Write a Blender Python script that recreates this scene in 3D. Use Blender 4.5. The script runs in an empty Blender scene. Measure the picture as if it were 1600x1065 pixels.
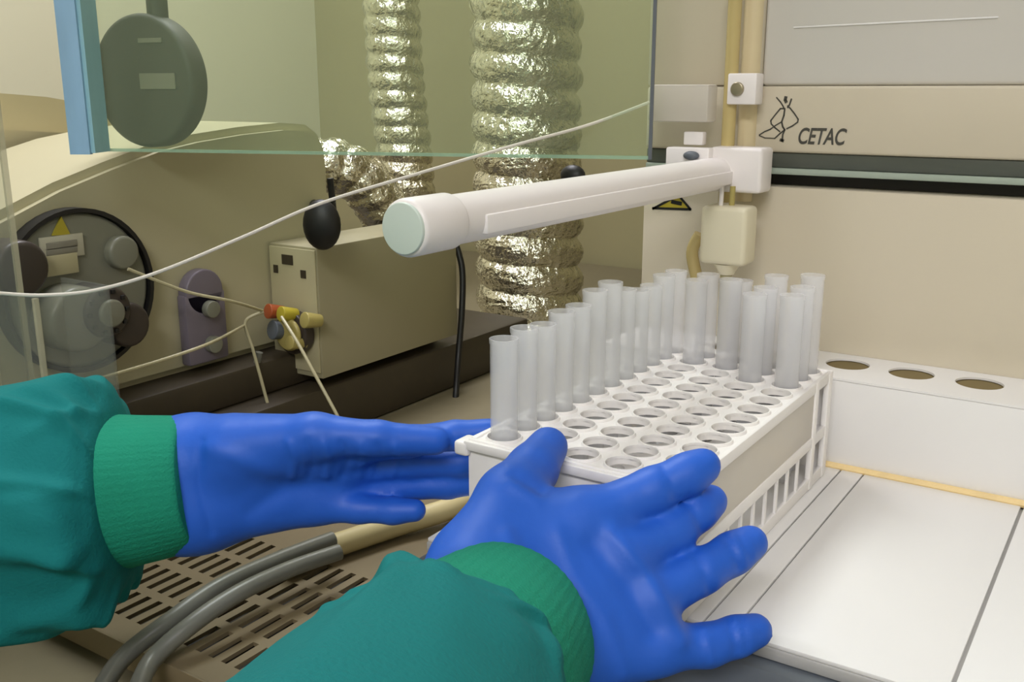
import bpy, bmesh, math, random
import numpy as np
from mathutils import Vector, Matrix

random.seed(7)
np.random.seed(7)
R = math.radians
sc = bpy.context.scene
COL = sc.collection

# ------------------------------------------------------------------ camera
# world: x runs along the autosampler back panel, y into its depth, z up; the
# coordinates below are measured from the camera, Z0 is its height over the floor
Z0 = 1.32
FPX, PITCH, YAW = 1540.0, R(14.2), R(33.5)
cam = bpy.data.cameras.new('camera')
cam.sensor_width = 36.0
cam.lens = FPX / 1600.0 * 36.0
cam.clip_start = 0.02
cam_o = bpy.data.objects.new('camera', cam)
COL.objects.link(cam_o)
cam_o.location = (0, 0, Z0)
cam_o.rotation_euler = (R(90) - PITCH, 0, YAW)
sc.camera = cam_o

# ------------------------------------------------------------------ world, exposure
wd = bpy.data.worlds.new('world')
sc.world = wd
wd.use_nodes = True
wd.node_tree.nodes['Background'].inputs[0].default_value = (0.9, 0.95, 1.0, 1)
wd.node_tree.nodes['Background'].inputs[1].default_value = 0.3
sc.view_settings.view_transform = 'Standard'
sc.view_settings.look = 'None'
sc.view_settings.gamma = 1.0
sc.view_settings.use_curve_mapping = False
sc.view_settings.exposure = 0.12

# ceiling luminaires: (x, y, size_x, size_y, watts)
LIGHTS = [(0.25, 0.0, 1.2, 0.5, 2.5), (-1.05, 0.95, 0.5, 1.2, 31.0), (0.55, -1.4, 1.2, 0.5, 44.0)]
CEIL = 1.38   # above the camera
for i, (x, y, sx, sy, wt) in enumerate(LIGHTS):
    L = bpy.data.lights.new('ceiling_lamp', 'AREA')
    L.shape = 'RECTANGLE'
    L.size, L.size_y = sx, sy
    L.energy = wt
    L.color = (0.925, 0.92, 1.0)
    o = bpy.data.objects.new('ceiling_lamp', L)
    COL.objects.link(o)
    o.location = (x, y, Z0 + CEIL - 0.05)

# ------------------------------------------------------------------ measuring helpers
def ray(px, py):
    a, b = (px - 800.0) / FPX, (532.5 - py) / FPX
    f = math.cos(PITCH) + b * math.sin(PITCH)
    z = -math.sin(PITCH) + b * math.cos(PITCH)
    c, s = math.cos(YAW), math.sin(YAW)
    return Vector((a * c - f * s, a * s + f * c, z))
def P(px, py, t):
    return ray(px, py) * t
def G(px, py, z):
    d = ray(px, py)
    return d * (z / d.z)
def Wp(px, py, w):          # on plane x = w
    d = ray(px, py)
    return d * (w / d.x)
def Up(px, py, u):          # on plane y = u
    d = ray(px, py)
    return d * (u / d.y)

# ------------------------------------------------------------------ materials
def S(r, g, b):
    f = lambda c: (c / 255 / 12.92) if c / 255 <= 0.04045 else ((c / 255 + 0.055) / 1.055) ** 2.4
    return (f(r), f(g), f(b), 1.0)

def mat(name, col, rough=0.5, metal=0.0, vary=0.06, vscale=30.0, bump=0.0, bscale=200.0, alpha=None,
        spec=0.5, sub=0.0, trans=None, tint=None, stretch=(1, 1, 1), coat=0.0, bdist=0.001, lucent=0.0):
    m = bpy.data.materials.new(name)
    m.use_nodes = True
    nt = m.node_tree
    N, Lk = nt.nodes, nt.links
    b = N['Principled BSDF']
    b.inputs['Roughness'].default_value = rough
    b.inputs['Metallic'].default_value = metal
    b.inputs['Specular IOR Level'].default_value = spec
    b.inputs['Coat Weight'].default_value = coat
    if sub:
        b.inputs['Subsurface Weight'].default_value = sub
        b.inputs['Subsurface Radius'].default_value = (0.01, 0.01, 0.01)
        b.inputs['Subsurface Scale'].default_value = 0.3
    tc = N.new('ShaderNodeTexCoord')
    mp = N.new('ShaderNodeMapping')
    mp.inputs['Scale'].default_value = stretch
    Lk.new(tc.outputs['Object'], mp.inputs['Vector'])
    nz = N.new('ShaderNodeTexNoise')
    nz.inputs['Scale'].default_value = vscale
    nz.inputs['Detail'].default_value = 4
    Lk.new(mp.outputs[0], nz.inputs['Vector'])
    mx = N.new('ShaderNodeMix')
    mx.data_type = 'RGBA'
    lo = tuple(max(0, c * (1 - vary)) for c in col[:3]) + (1,)
    hi = tuple(min(1, c * (1 + vary)) for c in col[:3]) + (1,)
    mx.inputs[6].default_value = lo
    mx.inputs[7].default_value = hi
    Lk.new(nz.outputs[0], mx.inputs[0])
    Lk.new(mx.outputs[2], b.inputs['Base Color'])
    if bump:
        n2 = N.new('ShaderNodeTexNoise')
        n2.inputs['Scale'].default_value = bscale
        n2.inputs['Detail'].default_value = 3
        Lk.new(mp.outputs[0], n2.inputs['Vector'])
        bp = N.new('ShaderNodeBump')
        bp.inputs['Strength'].default_value = bump
        bp.inputs['Distance'].default_value = bdist
        Lk.new(n2.outputs[0], bp.inputs['Height'])
        Lk.new(bp.outputs[0], b.inputs['Normal'])
    if trans is not None:
        tr = N.new('ShaderNodeBsdfTransparent')
        tr.inputs[0].default_value = tint or (1, 1, 1, 1)
        ms = N.new('ShaderNodeMixShader')
        ms.inputs[0].default_value = trans
        src = b.outputs[0]
        if lucent:                       # light passing through cloudy plastic
            tl_ = N.new('ShaderNodeBsdfTranslucent')
            Lk.new(mx.outputs[2], tl_.inputs[0])
            m2 = N.new('ShaderNodeMixShader')
            m2.inputs[0].default_value = lucent
            Lk.new(b.outputs[0], m2.inputs[1])
            Lk.new(tl_.outputs[0], m2.inputs[2])
            src = m2.outputs[0]
        Lk.new(src, ms.inputs[1])
        Lk.new(tr.outputs[0], ms.inputs[2])
        Lk.new(ms.outputs[0], N['Material Output'].inputs['Surface'])
    return m

M = {}
M['wall'] = mat('room wall paint', S(208, 204, 176), 0.75, vscale=2, vary=0.05)
M['floor'] = mat('vinyl floor', S(120, 116, 105), 0.5, vscale=40)
M['ceiling'] = mat('ceiling paint', S(225, 222, 214), 0.8)
M['wallback'] = mat('olive rear wall paint', S(166, 158, 120), 0.75, vscale=2, vary=0.05)
M['bench'] = mat('bench laminate', S(126, 117, 92), 0.45, vscale=60)
M['housing'] = mat('sampler beige enamel', S(208, 198, 176), 0.45, vscale=4, vary=0.03)
M['cover'] = mat('pale grey cover', S(214, 210, 202), 0.3, vscale=4, vary=0.03)
M['white'] = mat('white enamel', S(236, 234, 231), 0.35, vscale=6, vary=0.02)
M['tray'] = mat('white tray laminate', S(234, 232, 229), 0.45, vscale=8, vary=0.02)
M['groove'] = mat('tray groove grey', S(182, 180, 176), 0.6)
M['seal'] = mat('yellowed sealant', S(236, 208, 150), 0.5, vscale=60, vary=0.15)
M['apron'] = mat('slate grey apron', S(92, 98, 104), 0.5)
M['black'] = mat('black rubber', S(24, 23, 22), 0.45)
M['slot'] = mat('slot black', S(38, 34, 33), 0.5)
M['slot_teal'] = mat('slot rail dark teal', S(84, 88, 80), 0.35, vscale=20, vary=0.2, stretch=(1, 8, 8))
M['slot_light'] = mat('slot rail pale teal', S(164, 176, 162), 0.3)
M['hole'] = mat('hole shade brown', S(124, 108, 68), 0.8)
M['ink'] = mat('printed ink', S(70, 68, 60), 0.6)
M['arm'] = mat('white arm plastic', S(240, 234, 231), 0.35, vary=0.01)
M['armcap'] = mat('pale green end cap', S(205, 218, 208), 0.4, vary=0.02)
M['amber'] = mat('amber rod', S(205, 186, 128), 0.25, vary=0.08, stretch=(1, 1, 0.1), trans=0.15, tint=(0.95, 0.85, 0.55, 1))
M['cream_rod'] = mat('cream rod', S(214, 198, 160), 0.3)
M['block'] = mat('cream block', S(226, 218, 190), 0.4, vary=0.03)
M['clearbracket'] = mat('cloudy bracket', S(215, 208, 196), 0.4, trans=0.35)
M['screw'] = mat('screw metal', S(170, 160, 135), 0.35, 0.8)
M['rack'] = mat('rack polypropylene', S(244, 240, 236), 0.4, vary=0.02, sub=0.1)
M['rackclear'] = mat('rack translucent panel', S(236, 230, 220), 0.35, vary=0.03, trans=0.15, lucent=0.35)
M['tube'] = mat('tube translucent plastic', S(248, 248, 250), 0.2, vary=0.02, vscale=80, trans=0.66, tint=(0.995, 0.995, 0.995, 1), lucent=0.5)
M['sheet'] = mat('green acrylic', S(200, 218, 190), 0.08, trans=0.92, tint=(0.945, 0.985, 0.93, 1))  # pale base colour paints a haze of reflected room light into the pane
M['sheetedge'] = mat('acrylic edge', S(176, 206, 180), 0.15, trans=0.45, tint=(0.9, 0.97, 0.92, 1))
M['clear'] = mat('clear acrylic', S(190, 195, 190), 0.1, trans=0.88, tint=(0.92, 0.93, 0.9, 1))
M['clearedge'] = mat('clear acrylic edge', S(205, 200, 170), 0.2, trans=0.5)
M['bluefilm'] = mat('blue film', S(150, 190, 222), 0.4, vscale=25, vary=0.12, stretch=(3, 3, 0.6))
M['bluefilm2'] = mat('pale blue film', S(150, 196, 208), 0.4, vscale=25, vary=0.12, stretch=(3, 3, 0.6))
M['discgrey'] = mat('dark grey enamel', S(84, 82, 72), 0.55, vscale=20)
M['label'] = mat('grey label', S(140, 136, 122), 0.5)
M['inst'] = mat('instrument enamel', S(186, 179, 146), 0.4, vscale=5, vary=0.05)
M['instdeck'] = mat('instrument cream deck', S(190, 180, 144), 0.3, vscale=5, vary=0.05)
M['instbase'] = mat('instrument base', S(62, 54, 40), 0.5, vscale=40, vary=0.15)
M['box'] = mat('interface box enamel', S(158, 151, 120), 0.45, vscale=6)
M['boxface'] = mat('interface box face', S(186, 178, 142), 0.4, vscale=12)
M['paper'] = mat('paper label', S(190, 186, 165), 0.6)
M['yellow'] = mat('warning yellow', S(180, 164, 48), 0.5)
M['purple'] = mat('purple bracket', S(116, 108, 118), 0.4)
M['pump'] = mat('pump grey', S(128, 128, 112), 0.35, vscale=15)
M['pumpdark'] = mat('pump dark', S(62, 54, 48), 0.4)
M['red'] = mat('red fitting', S(170, 84, 44), 0.4)
M['brass'] = mat('yellow fitting', S(172, 158, 92), 0.35, vary=0.1)
M['duct'] = mat('foil duct', S(228, 224, 206), 0.22, 1.0, vary=0.12, vscale=50, bump=1.0, bscale=70, bdist=0.008)
M['chiller'] = mat('taupe enamel', S(124, 110, 82), 0.45, vscale=20, vary=0.06)
M['chillerdark'] = mat('vent interior', S(34, 29, 22), 0.7)
M['hosegrey'] = mat('grey hose', S(118, 118, 108), 0.35)
M['hosecream'] = mat('cream hose', S(205, 190, 140), 0.45, vscale=20)
M['capillary'] = mat('clear capillary', S(225, 218, 205), 0.25, trans=0.15)
M['capdim'] = mat('thin clear tubing', S(190, 182, 145), 0.25, trans=0.2)
M['glove'] = mat('blue nitrile', S(36, 96, 204), 0.5, vscale=18, vary=0.08, bump=0.22, bscale=110, bdist=0.0015, spec=0.4)
M['cuff'] = mat('green knit cuff', S(30, 140, 112), 0.85, vscale=60, vary=0.10, bump=0.6, bscale=700, spec=0.2)
M['sleeve'] = mat('teal gown cloth', S(22, 120, 120), 0.85, vscale=14, vary=0.10, bump=0.4, bscale=500, spec=0.2)
M['lampglow'] = mat('lamp housing', S(230, 230, 225), 0.5)

# ------------------------------------------------------------------ builders
WL = {}

def tag(o, label=None, cat=None, group=None, kind=None):
    if label: o['label'] = label
    if cat: o['category'] = cat
    if group: o['group'] = group
    if kind: o['kind'] = kind
    return o

def thing(name, loc, label, cat, group=None):
    o = bpy.data.objects.new(name, None)
    o.empty_display_size = 0.02
    COL.objects.link(o)
    loc = Vector(loc)
    o.location = loc + Vector((0, 0, Z0))
    WL[o.name] = loc
    return tag(o, label, cat, group)

def link(name, me, loc, parent=None):
    o = bpy.data.objects.new(name, me)
    COL.objects.link(o)
    loc = Vector(loc)
    WL[o.name] = loc
    if parent is None:
        o.location = loc + Vector((0, 0, Z0))
    else:
        o.parent = parent
        o.location = loc - WL[parent.name]
    return o

class MB:
    def __init__(self):
        self.bm = bmesh.new()
    def box(self, x0, x1, y0, y1, z0, z1, bev=0.0, seg=2, rot=0.0):
        bm = self.bm
        c = Vector(((x0 + x1) / 2, (y0 + y1) / 2, (z0 + z1) / 2))
        mtx = Matrix.Translation(c) @ Matrix.Rotation(rot, 4, 'Z') @ Matrix.Diagonal((abs(x1 - x0), abs(y1 - y0), abs(z1 - z0), 1))
        r = bmesh.ops.create_cube(bm, size=1.0, matrix=mtx)
        if bev:
            es = list({e for v in r['verts'] for e in v.link_edges})
            bmesh.ops.bevel(bm, geom=es, offset=bev, segments=seg, affect='EDGES', profile=0.5)
        return self
    def cyl(self, p0, p1, r0, r1=None, seg=24, bev=0.0):
        p0, p1 = Vector(p0), Vector(p1)
        r1 = r0 if r1 is None else r1
        d = p1 - p0
        rot = d.to_track_quat('Z', 'Y').to_matrix().to_4x4()
        mtx = Matrix.Translation((p0 + p1) / 2) @ rot
        r = bmesh.ops.create_cone(self.bm, cap_ends=True, segments=seg, radius1=r0, radius2=r1, depth=d.length, matrix=mtx)
        if bev:
            vs = set(r['verts'])
            es = [e for e in {e for v in vs for e in v.link_edges} if len([f for f in e.link_faces if len(f.verts) > 4]) == 1]
            bmesh.ops.bevel(self.bm, geom=es, offset=bev, segments=3, affect='EDGES', profile=0.5)
        return self
    def ell(self, c, rx, ry, rz, seg=20, rot=None):
        mtx = Matrix.Translation(Vector(c)) @ (rot or Matrix.Identity(4)) @ Matrix.Diagonal((rx, ry, rz, 1))
        bmesh.ops.create_uvsphere(self.bm, u_segments=seg, v_segments=max(8, seg // 2), radius=1.0, matrix=mtx)
        return self
    def rings(self, rings, closed_ends=True):
        bm = self.bm
        vr = [[bm.verts.new(p) for p in ring] for ring in rings]
        n = len(vr[0])
        for a, b in zip(vr[:-1], vr[1:]):
            for i in range(n):
                bm.faces.new((a[i], a[(i + 1) % n], b[(i + 1) % n], b[i]))
        if closed_ends:
            bm.faces.new(list(reversed(vr[0])))
            bm.faces.new(vr[-1])
        return self
    def tube(self, pts, r, seg=10, sub=6, fn=None, flat=1.0):
        path = spline(pts, sub)
        fr = frames(path)
        n = len(path)
        rs = []
        for k, (p, (t, a, b)) in enumerate(zip(path, fr)):
            ring = []
            for i in range(seg):
                th = 2 * math.pi * i / seg
                rr = r if fn is None else fn(k / (n - 1), th)
                ring.append(p + a * (math.cos(th) * rr) + b * (math.sin(th) * rr * flat))
            rs.append(ring)
        return self.rings(rs)
    def prism(self, poly, axis, a, b):
        """poly: 2d points; axis 'x': (y,z), 'y': (x,z), 'z': (x,y)"""
        f = {'x': lambda p, h: (h, p[0], p[1]), 'y': lambda p, h: (p[0], h, p[1]), 'z': lambda p, h: (p[0], p[1], h)}[axis]
        self.rings([[Vector(f(p, a)) for p in poly], [Vector(f(p, b)) for p in poly]])
        bmesh.ops.recalc_face_normals(self.bm, faces=self.bm.faces[:])
        return self
    def holecell(self, x0, x1, y0, y1, cx, cy, r, z0, z1, n=16, rim=0.0, rw=0.0007):
        bm = self.bm
        def per(k):
            a = 2 * math.pi * (k + 0.5) / n
            dx, dy = math.cos(a), math.sin(a)
            sx = ((x1 - cx) if dx > 0 else (x0 - cx)) / dx if abs(dx) > 1e-9 else 1e9
            sy = ((y1 - cy) if dy > 0 else (y0 - cy)) / dy if abs(dy) > 1e-9 else 1e9
            s = min(sx, sy)
            return cx + dx * s, cy + dy * s, cx + dx * r, cy + dy * r
        q = [per(k) for k in range(n)]
        # snap nearest perimeter points to the corners
        for X in (x0, x1):
            for Y in (y0, y1):
                k = min(range(n), key=lambda i: (q[i][0] - X) ** 2 + (q[i][1] - Y) ** 2)
                q[k] = (X, Y, q[k][2], q[k][3])
        ot = [bm.verts.new((a, b, z1)) for a, b, c, d in q]
        it = [bm.verts.new((c, d, z1)) for a, b, c, d in q]
        ob = [bm.verts.new((a, b, z0)) for a, b, c, d in q]
        ib = [bm.verts.new((c, d, z0)) for a, b, c, d in q]
        for i in range(n):
            j = (i + 1) % n
            bm.faces.new((ot[i], ot[j], it[j], it[i]))
            bm.faces.new((ob[j], ob[i], ib[i], ib[j]))
            bm.faces.new((it[i], it[j], ib[j], ib[i]))
            bm.faces.new((ot[j], ot[i], ob[i], ob[j]))
        if rim:
            def circ(rr, z):
                return [bm.verts.new((cx + math.cos(2 * math.pi * (k + .5) / n) * rr, cy + math.sin(2 * math.pi * (k + .5) / n) * rr, z)) for k in range(n)]
            A, B, C, D = circ(r, z1 - 0.0002), circ(r, z1 + rim), circ(r + rw, z1 + rim), circ(r + rw * 1.6, z1 - 0.0002)
            for i in range(n):
                j = (i + 1) % n
                bm.faces.new((A[j], A[i], B[i], B[j]))
                bm.faces.new((B[j], B[i], C[i], C[j]))
                bm.faces.new((C[j], C[i], D[i], D[j]))
        return self
    def raw(self, verts, faces):
        vs = [self.bm.verts.new(v) for v in verts]
        for f in faces:
            try: self.bm.faces.new([vs[i] for i in f])
            except ValueError: pass
        return self
    def build(self, name, m, parent=None, label=None, smooth=True, angle=38, origin=None):
        bm = self.bm
        co = [v.co for v in bm.verts]
        if origin is None:
            xs, ys, zs = [c.x for c in co], [c.y for c in co], [c.z for c in co]
            origin = Vector(((min(xs) + max(xs)) / 2, (min(ys) + max(ys)) / 2, min(zs)))
        origin = Vector(origin)
        bmesh.ops.translate(bm, verts=bm.verts[:], vec=-origin)
        me = bpy.data.meshes.new(name)
        bm.to_mesh(me)
        bm.free()
        if smooth:
            me.polygons.foreach_set('use_smooth', [True] * len(me.polygons))
            me.set_sharp_from_angle(angle=R(angle))
        me.materials.append(m if not isinstance(m, str) else M[m])
        o = link(name, me, origin, parent)
        if label: o['label'] = label
        return o

def spline(pts, sub=6):
    pts = [Vector(p) for p in pts]
    if len(pts) < 3:
        return [pts[0].lerp(pts[1], i / sub) for i in range(sub + 1)]
    out = []
    for i in range(len(pts) - 1):
        p0 = pts[max(0, i - 1)]; p1 = pts[i]; p2 = pts[i + 1]; p3 = pts[min(len(pts) - 1, i + 2)]
        for k in range(sub):
            t = k / sub
            out.append(0.5 * ((2 * p1) + (p2 - p0) * t + (2 * p0 - 5 * p1 + 4 * p2 - p3) * t * t + (3 * p1 - p0 - 3 * p2 + p3) * t ** 3))
    out.append(pts[-1])
    return out

def frames(path):
    fr = []
    up = Vector((0, 0, 1))
    prev = None
    for i, p in enumerate(path):
        t = (path[min(i + 1, len(path) - 1)] - path[max(i - 1, 0)]).normalized()
        if prev is None:
            a = up if abs(t.dot(up)) < 0.9 else Vector((1, 0, 0))
            a = (a - t * a.dot(t)).normalized()
        else:
            a = (prev - t * prev.dot(t)).normalized()
        prev = a
        fr.append((t, a, t.cross(a)))
    return fr

def solo(mb, name, m, label, cat, group=None, **kw):
    return tag(mb.build(name, m, None, **kw), label, cat, group)

def struct(mb, name, m):
    return tag(mb.build(name, m, None), kind='structure')

# ------------------------------------------------------------------ room shell
FL = -Z0
X0, X1, Y0, Y1 = -1.95, 2.2, -1.8, 2.0
struct(MB().box(X0 - .1, X1 + .1, Y0 - .1, Y1 + .1, FL - 0.1, FL), 'floor', 'floor')
struct(MB().box(X0 - .1, X1 + .1, Y0 - .1, Y1 + .1, CEIL, CEIL + 0.1), 'ceiling', 'ceiling')
struct(MB().box(X0 - .1, X0, Y0, Y1, FL, CEIL), 'wall_left', 'wall')
struct(MB().box(X0 - .1, X1 + .1, Y1, Y1 + .1, FL, CEIL), 'wall_back', 'wallback')
struct(MB().box(X1, X1 + .1, Y0, Y1, FL, CEIL), 'wall_right', 'wall')
struct(MB().box(X0 - .1, X1 + .1, Y0 - .1, Y0, FL, CEIL), 'wall_front', 'wall')
# flat pilaster strips on the rear wall
tr = [(-1.32, -1.27), (-0.86, -0.80)]
for i, (a, b) in enumerate(tr):
    struct(MB().box(a, b, Y1 - 0.02, Y1, FL, CEIL, 0.003), 'trim_%d' % (i + 1), 'wallback')
for i, (x, y, sx, sy, wt) in enumerate(LIGHTS):
    lab = ['long ceiling light housing above the sampler', 'ceiling light housing above the instrument', 'long ceiling light housing behind the operator'][i]
    solo(MB().box(x - sx / 2 - .03, x + sx / 2 + .03, y - sy / 2 - .03, y + sy / 2 + .03, CEIL - 0.045, CEIL, 0.004), 'ceiling_light', 'lampglow', lab, 'light', 'ceiling lights')

BZ = -0.386     # bench top
bench = thing('lab_bench', (-0.5, 1.1, FL), 'beige laminate lab bench under the instruments', 'bench')
MB().box(X0 + .02, 1.3, 0.22, Y1 - .02, BZ - 0.035, BZ, 0.004).build('worktop', 'bench', bench)
for x in (X0 + .02, -0.5, 1.22):
    MB().box(x, x + 0.05, 0.3, Y1 - .05, FL, BZ - 0.035).build('leg', 'instbase', bench)

# ------------------------------------------------------------------ autosampler
TF = -0.266     # tray floor
BW = 0.765      # back panel plane
smp = thing('autosampler', (0.1, 0.6, BZ), 'beige and white autosampler with a white arm above its sample tray', 'autosampler')
XL, XR = -0.372, 0.62
MB().box(XL + 0.002, XR - 0.002, 0.795, 0.93, BZ + 0.001, 0.42, 0.004).build('housing', 'housing', smp)
MB().box(XL, XR, BW, 0.7945, BZ + 0.002, -0.0725, 0.0015).build('lower_panel', 'housing', smp)
up_ = MB().box(XL, XR, BW, 0.7945, -0.046, 0.004, 0.0025, 3).build('upper_panel', 'housing', smp)
MB().box(XL, -0.276, BW, 0.7945, 0.0045, 0.42, 0.002).build('column_panel', 'housing', smp)
cov = MB().box(-0.2758, XR, 0.769, 0.7945, 0.0042, 0.42, 0.003, 3).build('cover_panel', 'cover', smp, 'pale grey glossy cover panel')
a, b = Up(1240, 43, 0.7685), Up(1560, 27, 0.7685)
MB().tube([a, (a + b) / 2, b], 0.0007, 6, 4).build('crease', 'white', cov)
slot = MB().box(XL, XR, 0.788, 0.7948, -0.0725, -0.046).build('arm_slot', 'slot', smp, 'black horizontal slot the arm runs in')
MB().box(XL, XR, 0.768, 0.787, -0.0578, -0.0462, 0.001).build('slot_cover', 'slot_teal', slot)
MB().box(XL, XR, 0.7665, 0.787, -0.0630, -0.0580, 0.001).build('slot_rail', 'slot_light', slot)

# base, tray and ledge
bs = MB().box(-0.352, XR, 0.424, 0.764, BZ + 0.001, -0.2755, 0.002).build('base', 'apron', smp)
MB().prism([(0.4235, -0.2735), (0.4235, BZ + 0.002), (0.372, BZ + 0.002), (0.385, -0.305), (0.402, -0.281)], 'x', -0.35, XR).build('front_apron', 'apron', smp, 'slate grey front apron')
tray = MB().box(-0.352, XR, 0.436, 0.6935, -0.275, -0.2685, 0.001).build('tray', 'groove', smp)
for x0, x1 in ((-0.3515, -0.1715), (-0.1705, -0.1555), (-0.1545, -0.0535), (-0.0515, 0.2), (0.2015, XR - .001)):
    MB().box(x0, x1, 0.437, 0.693, -0.2684, TF, 0.0006).build('tray_panel', 'tray', tray)
led = MB().box(-0.37, XR, 0.694, 0.702, TF + 0.001, -0.2008, 0.0008).build('ledge', 'white', smp)
hc = [G(1323, 570, -0.199), G(1424, 583, -0.199), G(1532, 597, -0.199)]
pitch = ((hc[2] - hc[0]) / 2).x
hx = [hc[1].x + pitch * k for k in range(-3, 6)]
yc = sum(h.y for h in hc) / 3
edges = [-0.37] + [(hx[i] + hx[i + 1]) / 2 for i in range(len(hx) - 1) if hx[i] > -0.34 and hx[i] < 0.55]
mb = MB()
hs = [h for h in hx if -0.33 < h < 0.56]
bounds = [-0.37] + [(hs[i] + hs[i + 1]) / 2 for i in range(len(hs) - 1)] + [XR]
for i, h in enumerate(hs):
    mb.holecell(bounds[i], bounds[i + 1], 0.694, BW - 0.0005, h, yc, 0.0158, -0.2006, -0.199, 32)
mb.build('ledge_top', 'white', led, 'white ledge top with round vial holes')
MB().box(-0.369, XR - .001, 0.7025, BW - .001, TF, -0.2012).build('hole_shade_fill', 'hole', led)  # brown filler just under the top paints the dark inside of the holes
mb = MB().tube([(-0.35, 0.6935, TF + .001), (0.1, 0.6930, TF + .001), (XR - .002, 0.6935, TF + .001)], 0.0028, 8, 12)
mb.build('sealant_bead', 'seal', tray, 'yellowed sealant bead')

# arm
AZ = -0.0615
p1, p2 = P(645, 359, 0.46), P(1112, 267, 0.745)
ax = -0.293
arm = MB().cyl((ax, 0.370, AZ), (ax, 0.757, AZ), 0.0125, seg=40).build('arm', 'arm', smp, 'white round horizontal arm')
MB().cyl((ax, 0.352, AZ), (ax, 0.386, AZ), 0.0139, seg=40, bev=0.0025).build('end_collar', 'arm', arm)
MB().cyl((ax, 0.3505, AZ), (ax, 0.3535, AZ), 0.0122, seg=40, bev=0.0006).build('end_cap', 'armcap', arm, 'pale greenish round end cap')
MB().box(ax + 0.0075, ax + 0.0138, 0.400, 0.752, AZ - 0.0075, AZ + 0.0025, 0.0012).build('arm_rail', 'arm', arm)

# vertical drive on the arm carriage
r1, r2 = P(1141, 150, 0.762), P(1171, 150, 0.772)
car = MB()
cc = P(1158, 264, 0.762)
car.box(cc.x - 0.021, cc.x + 0.021, cc.y - 0.014, cc.y + 0.012, cc.z - 0.017, cc.z + 0.017, 0.003, 3)
car = car.build('carriage', 'arm', smp, 'white carriage block behind the arm')
cb = P(1076, 242, 0.768)
MB().box(cb.x - 0.016, cb.x + 0.02, cb.y - 0.008, cb.y + 0.006, cb.z - 0.013, cb.z + 0.006, 0.0015).build('carriage_bracket', 'arm', car)
c2 = P(1086, 216, 0.768)
MB().box(c2.x - 0.008, c2.x + 0.008, c2.y - 0.004, c2.y + 0.004, c2.z - 0.005, c2.z + 0.005, 0.001).build('tab', 'arm', car)
c3 = P(1080, 243, 0.755)
MB().ell(c3, 0.0065, 0.004, 0.0035).build('bushing', 'apron', car)
MB().cyl((r1.x, r1.y, -0.085), (r1.x, r1.y, 0.42), 0.0052, seg=20).build('guide_rod', 'amber', smp, 'amber guide rod')
MB().cyl((r2.x, r2.y, -0.085), (r2.x, r2.y, 0.42), 0.0075, seg=20).build('guide_rod', 'cream_rod', smp, 'cream guide rod')
cl = P(1163, 139, 0.752)
clip = MB().box(cl.x - 0.0115, cl.x + 0.0115, cl.y - 0.006, cl.y + 0.010, cl.z - 0.0115, cl.z + 0.0115, 0.0012).build('rod_clip', 'arm', smp)
MB().cyl((cl.x - 0.003, cl.y - 0.0085, cl.z), (cl.x - 0.003, cl.y - 0.005, cl.z), 0.0052, seg=20, bev=0.001).build('screw', 'screw', clip)
lb = P(1138, 366, 0.762)
low = MB().box(lb.x - 0.0185, lb.x + 0.0185, lb.y - 0.013, lb.y + 0.013, lb.z - 0.0225, lb.z + 0.0225, 0.004, 3).build('probe_block', 'block', smp, 'cream probe holder block')
MB().cyl((lb.x, lb.y, lb.z - 0.031), (lb.x, lb.y, lb.z - 0.0226), 0.006, 0.0105, seg=20).build('nozzle', 'block', low)
q = P(1127, 310, 0.755)
MB().cyl((q.x, q.y, lb.z + 0.02), (q.x, q.y, cc.z - 0.012), 0.0018, seg=10).build('thin_rod', 'arm', low)
q = P(1144, 310, 0.755)
MB().cyl((q.x, q.y, lb.z + 0.02), (q.x, q.y, cc.z - 0.012), 0.0022, seg=10).build('thin_rod', 'brass', low)
MB().cyl((lb.x, lb.y, -0.21), (lb.x, lb.y, lb.z - 0.029), 0.0045, seg=14).build('probe', 'capdim', low)
bk = P(1066, 160, 0.768)
MB().box(bk.x - 0.024, bk.x + 0.026, bk.y - 0.011, bk.y + 0.008, bk.z - 0.0145, bk.z + 0.0135, 0.002).build('tubing_bracket', 'clearbracket', smp, 'cloudy plastic tubing bracket')
# coil of yellowish tubing behind the probe block
k = P(1092, 405, 0.79)
MB().tube([k + Vector((0, 0, .02)), k + Vector((-.006, 0, .005)), k + Vector((0, 0, -.02)), k + Vector((.004, 0, -.05))], 0.005, 10).build('drain_tube', 'amber', low)

# lettering and emblem on the upper panel
def text_mesh(body, name, m, parent, p_left, p_right, height, y, shear=0.15, label=None, xs=1.0):
    cu = bpy.data.curves.new(name, 'FONT')
    cu.body = body
    cu.size = 1.0
    cu.shear = shear
    cu.space_character = 0.97
    cu.offset = 0.018
    cu.extrude = 0.0
    tmp = bpy.data.objects.new(name, cu)
    COL.objects.link(tmp)
    dg = bpy.context.evaluated_depsgraph_get()
    me = bpy.data.meshes.new_from_object(tmp.evaluated_get(dg))
    bpy.data.objects.remove(tmp)
    co = np.empty(len(me.vertices) * 3)
    me.vertices.foreach_get('co', co)
    co = co.reshape(-1, 3)
    mn, mxx = co.min(0), co.max(0)
    X = (co[:, 0] - mn[0]) / (mxx[0] - mn[0])
    H = (co[:, 1] - mn[1]) / (mxx[1] - mn[1])
    width = p_right.x - p_left.x
    out = np.stack([X * width, np.zeros(len(X)), H * height], 1)
    me.vertices.foreach_set('co', out.reshape(-1))
    me.update()
    me.materials.append(M[m])
    me.name = name
    o = link(name, me, Vector((p_left.x, y, p_left.z)), parent)
    if label: o['label'] = label
    return o
tl, trr = Up(1247, 225, BW), Up(1322, 227, BW)
text_mesh('CETAC', 'lettering', 'ink', up_, tl, trr, 0.0125, BW - 0.0004, 0.25, 'dark lettering reading CETAC')
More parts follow.
